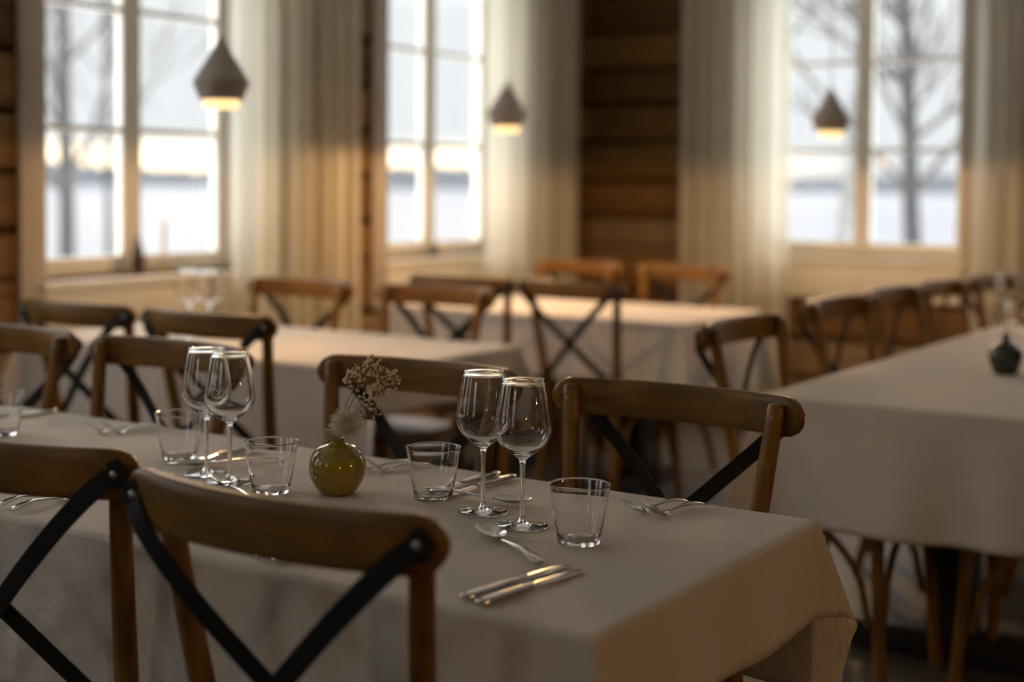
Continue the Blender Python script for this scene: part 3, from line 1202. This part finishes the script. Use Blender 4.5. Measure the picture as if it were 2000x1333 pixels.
def bunny_tail(base, off, rad, ht, seed, label):
    rnd = random.Random(seed)
    r = empty('bunny_tail_grass', base)
    bm = bmesh.new()
    c = SC * off + Vector((0, 0, ht * .55))
    tube(bm, [Vector((0, 0, -.05)), Vector((0, 0, 0)), c], .0009, 5)
    link_mesh('stem', bm, 'dried_stem', r)
    bm = bmesh.new()
    bmesh.ops.create_uvsphere(bm, u_segments=14, v_segments=10, radius=1, matrix=Matrix.Translation(c) @ Matrix.Diagonal((rad * .62, rad * .62, ht * .36, 1)))
    for k in range(760):
        a, e = rnd.uniform(0, 2 * PI), rnd.uniform(-1, 1)
        d = Vector((math.cos(a) * math.sqrt(1 - e * e), math.sin(a) * math.sqrt(1 - e * e), e))
        p0 = c + Vector((d.x * rad * .5, d.y * rad * .5, d.z * ht * .3))
        d2 = (d + Vector((0, 0, .55))).normalized()
        p1 = p0 + d2 * rad * rnd.uniform(.35, 1.1)
        tube(bm, [p0, p0.lerp(p1, .6) + Vector((0, 0, .001)), p1], [.0008, .0006, .0002], 3, caps=False)
    f = link_mesh('tuft', bm, 'bunny_tail', r, sharp=None, recalc=False)
    tag(f, kind='stuff')
    tag(r, label, 'dried grass')


bunny_tail((-1.512, 1.801, zt), .014, .021, .042, 21, 'fluffy cream bunny-tail grass head in the neck of the olive vase')
bunny_tail((-1.516, 1.797, zt), -.012, .007, .014, 22, 'tiny pale grass tuft poking out at the left of the olive vase neck')

# things on the window sills
bm = bmesh.new()
lathe(bm, [(0, 0), (.020, 0), (.0235, .004), (.0255, .03), (.0255, .055), (.0225, .085), (.015, .112), (.0085, .130), (.0072, .142), (.0085, .150), (.006, .150), (.005, .13), (0, .12)], 40)
o = link_mesh('bottle_vase', bm, 'brown_glaze', None, (-4.285, 3.895, SILL), sharp=None)
tag(o, 'dark brown teardrop bottle on the leftmost window sill', 'bottle')
r = empty('candlestick', (-4.285, 4.030, SILL))
tag(r, 'brass dish candlestick with a slim pale candle on the leftmost window sill', 'candlestick')
bm = bmesh.new()
lathe(bm, [(0, 0), (.022, 0), (.026, .003), (.024, .008), (.014, .014), (.010, .022), (.012, .034), (.0085, .038), (.0085, .030), (0, .030)], 32)
link_mesh('holder', bm, 'brass', r)
bm = bmesh.new()
lathe(bm, [(0, .030), (.0075, .030), (.0072, .2), (.004, .212), (.0006, .214), (.0005, .222), (0, .222)], 20)
link_mesh('candle', bm, 'candle_wax', r)
bm = bmesh.new()
lathe(bm, [(0, 0), (.018, 0), (.022, .004), (.026, .022), (.022, .042), (.012, .055), (.010, .066), (.007, .066), (.008, .05), (0, .03)], 32)
o = link_mesh('bottle_vase', bm, 'dark_pottery', None, (-4.265, 5.82, SILL), sharp=None)
tag(o, 'small dark pot on the middle window sill below the window bar', 'pot')


# ------------------------------------------------------------------ pendant lamps
def make_lamp():
    r = empty('pendant_lamp')
    bm = bmesh.new()
    lathe(bm, [(.0055, .190), (.009, .180), (.030, .143), (.060, .094), (.0805, .060), (.0835, .053), (.0825, .047), (.071, .018), (.0630, 0), (.0612, .0005), (.069, .018), (.080, .050), (.057, .094), (.027, .143), (.0055, .178)], 56)
    link_mesh('shade', bm, 'lamp_ceramic', r, sharp=30)
    bm = bmesh.new()
    lathe(bm, [(0, -.0245), (.044, -.024), (.050, -.021), (.0525, -.014), (.053, .012), (0, .012)], 40)
    link_mesh('diffuser', bm, 'lamp_diffuser', r)
    bm = bmesh.new()
    tube(bm, [(0, 0, .180), (0, 0, ZC - 1.482)], .0028, 8)
    link_mesh('cord', bm, 'lamp_cord', r)
    bm = bmesh.new()
    lathe(bm, [(0, ZC - 1.482 - .03), (.045, ZC - 1.482 - .03), (.05, ZC - 1.482 - .022), (.05, ZC - 1.482), (0, ZC - 1.482)], 32)
    link_mesh('ceiling_rose', bm, 'lamp_ceramic', r)
    return r


LAMPS = [(-3.061, 3.106, 1.482, 'beige cone pendant lamp hanging before the leftmost window', True),
         (-3.307, 5.025, 1.482, 'beige cone pendant lamp hanging before the curtain of the middle window', True),
         (-2.244, 5.956, 1.482, 'beige cone pendant lamp hanging before the right-hand window', True),
         (2.35, 2.30, 1.482, 'added unseen pendant lamp right of the near table, for warm fill light', False),  # unseen lamp, added to warm the end drape of the near cloth
         (2.20, -1.40, 1.482, 'added unseen pendant lamp behind the camera, for warm fill light', False),  # unseen lamp, added to warm the faces turned to the camera
         ]
proto = make_lamp()
for i, (x, y, z, lab, vis) in enumerate(LAMPS):
    c = proto if i == 0 else copy_tree(proto)
    c.location = (x, y, z)
    tag(c, lab, 'pendant lamp', 'beige cone pendant lamps')
    l = bpy.data.lights.new('pendant_light', 'SPOT')
    l.spot_size, l.spot_blend = math.radians(180), .12
    l.energy = LAMP_W
    l.color = LAMP_COL
    l.shadow_soft_size = .03
    lo = bpy.data.objects.new('pendant_light', l)
    COL.objects.link(lo)
    lo.parent = c
    lo.location = (0, 0, -.058)

# ------------------------------------------------------------------ outdoors
GZ = -.7
bm = bmesh.new()
box(bm, (-23, -30, GZ - 2.5), (40, 23, GZ))
tag(link_mesh('ground', bm, 'snow'), kind='structure')
bm = bmesh.new()
box(bm, (-1600, -900, GZ - 2.2), (900, 1600, GZ - .9))
tag(link_mesh('lake', bm, 'lake_ice'), kind='structure')
# forest on the far shore, an uneven thick belt of conifers
rnd = random.Random(77)
bm = bmesh.new()
cx0, cy0 = 0.0, 0.0
R0, R1 = 760, 860
n = 700
front, back, low, lowb = [], [], [], []
for i in range(n + 1):
    az_ = math.radians(-5 + 100 * i / n)      # measured from +Y towards -X
    h = 9 + 2.2 * math.sin(i * .05) + 1.6 * math.sin(i * .017 + 2) + rnd.uniform(-1.2, 1.6)
    d = Vector((-math.sin(az_), math.cos(az_), 0))
    low.append(bm.verts.new(d * R0 + Vector((0, 0, GZ - 1.2))))
    front.append(bm.verts.new(d * (R0 + 6) + Vector((0, 0, GZ - 1 + h))))
    back.append(bm.verts.new(d * R1 + Vector((0, 0, GZ - 1 + h * 1.05))))
    lowb.append(bm.verts.new(d * (R1 + 6) + Vector((0, 0, GZ - 1.2))))
for i in range(n):
    for a, b in ((low, front), (front, back), (back, lowb)):
        bm.faces.new((a[i], a[i + 1], b[i + 1], b[i]))
o = link_mesh('tree_line', bm, 'far_forest')
tag(o, 'dark strip of forest along the far shore of the lake', 'tree line', kind='stuff')


def tree(name, loc, seed, height, r0, label, bark, lean=(0, 0), levels=4, start=.25, spread=.6, nbr=9, droop=0.0, bend=.04, twig=.006):
    rnd = random.Random(seed)
    root = empty(name, loc)
    tb, bb = bmesh.new(), bmesh.new()
    # trunk
    pts, p_ = [], Vector((0, 0, -.1))
    d = Vector((lean[0], lean[1], 1)).normalized()
    nseg = 14
    for i in range(nseg + 1):
        pts.append(p_.copy())
        d = (d + Vector((rnd.uniform(-bend, bend), rnd.uniform(-bend, bend), .03))).normalized()
        p_ = p_ + d * height / nseg
    rads = [r0 * (1 - .85 * i / nseg) for i in range(nseg + 1)]
    tube(tb, smooth_path(pts, 2), [r0 * (1 - .85 * i / (2 * nseg)) for i in range(2 * nseg + 1)], 8)
    link_mesh('trunk', tb, bark, root)

    def branch(p, d, L, r, lvl):
        n_ = 5
        q = p.copy()
        path = [q.copy()]
        dd = d.copy()
        for i in range(n_):
            dd = (dd + Vector((rnd.uniform(-.2, .2), rnd.uniform(-.2, .2), rnd.uniform(-.1, .16) - droop * (lvl >= 2)))).normalized()
            q = q + dd * L / n_
            path.append(q.copy())
        tube(bb, path, [max(twig, r * (1 - .75 * i / n_)) for i in range(n_ + 1)], 4, caps=False)
        if lvl < levels:
            for k in range(4 if lvl < 3 else 3):
                i = rnd.randint(1, n_)
                ax = Vector((rnd.uniform(-1, 1), rnd.uniform(-1, 1), rnd.uniform(-.5, .8)))
                nd = (dd * .9 + ax * .75).normalized()
                branch(path[i], nd, L * rnd.uniform(.45, .68), max(.004, r * .5), lvl + 1)

    for k in range(nbr):
        u = start + (1 - start) * (k + rnd.random() * .6) / nbr
        i = min(nseg, int(u * nseg))
        a = rnd.uniform(0, 2 * PI)
        nd = Vector((math.cos(a) * spread, math.sin(a) * spread, .75)).normalized()
        branch(pts[i], nd, height * .30 * (1.15 - .6 * u), rads[i] * .5, 1)
    b = link_mesh('branches', bb, 'birch_twig', root, recalc=False)
    tag(root, label, 'tree')


def out(px, D):
    """ground point seen in the direction of an image column, D metres away"""
    q = rgt * ((px - 1000) / FPX) + fwd
    q.z = 0
    q = q.normalized() * D
    return (q.x, q.y, GZ)


tree('bare_tree', out(128, 21), 3, 8.5, .13, 'bare dark tree trunk outside the leftmost window, left pane', 'bark', lean=(.02, .02), start=.2, nbr=13)
tree('bare_tree', out(212, 27), 8, 9.0, .07, 'slim bare tree just left of the middle bar of the leftmost window', 'bark', start=.25, nbr=8)
tree('birch_tree', out(1632, 20), 5, 9.5, .10, 'pale birch trunk outside the left pane of the right-hand window', 'birch_bark', lean=(.03, .01), start=.45, nbr=9)
tree('bare_tree', out(1795, 17), 14, 9.0, .12, 'leaning grey tree with dense twigs outside the right pane of the right-hand window', 'bark', lean=(-.035, -.02), start=.2, nbr=26, spread=.9, twig=.0105)
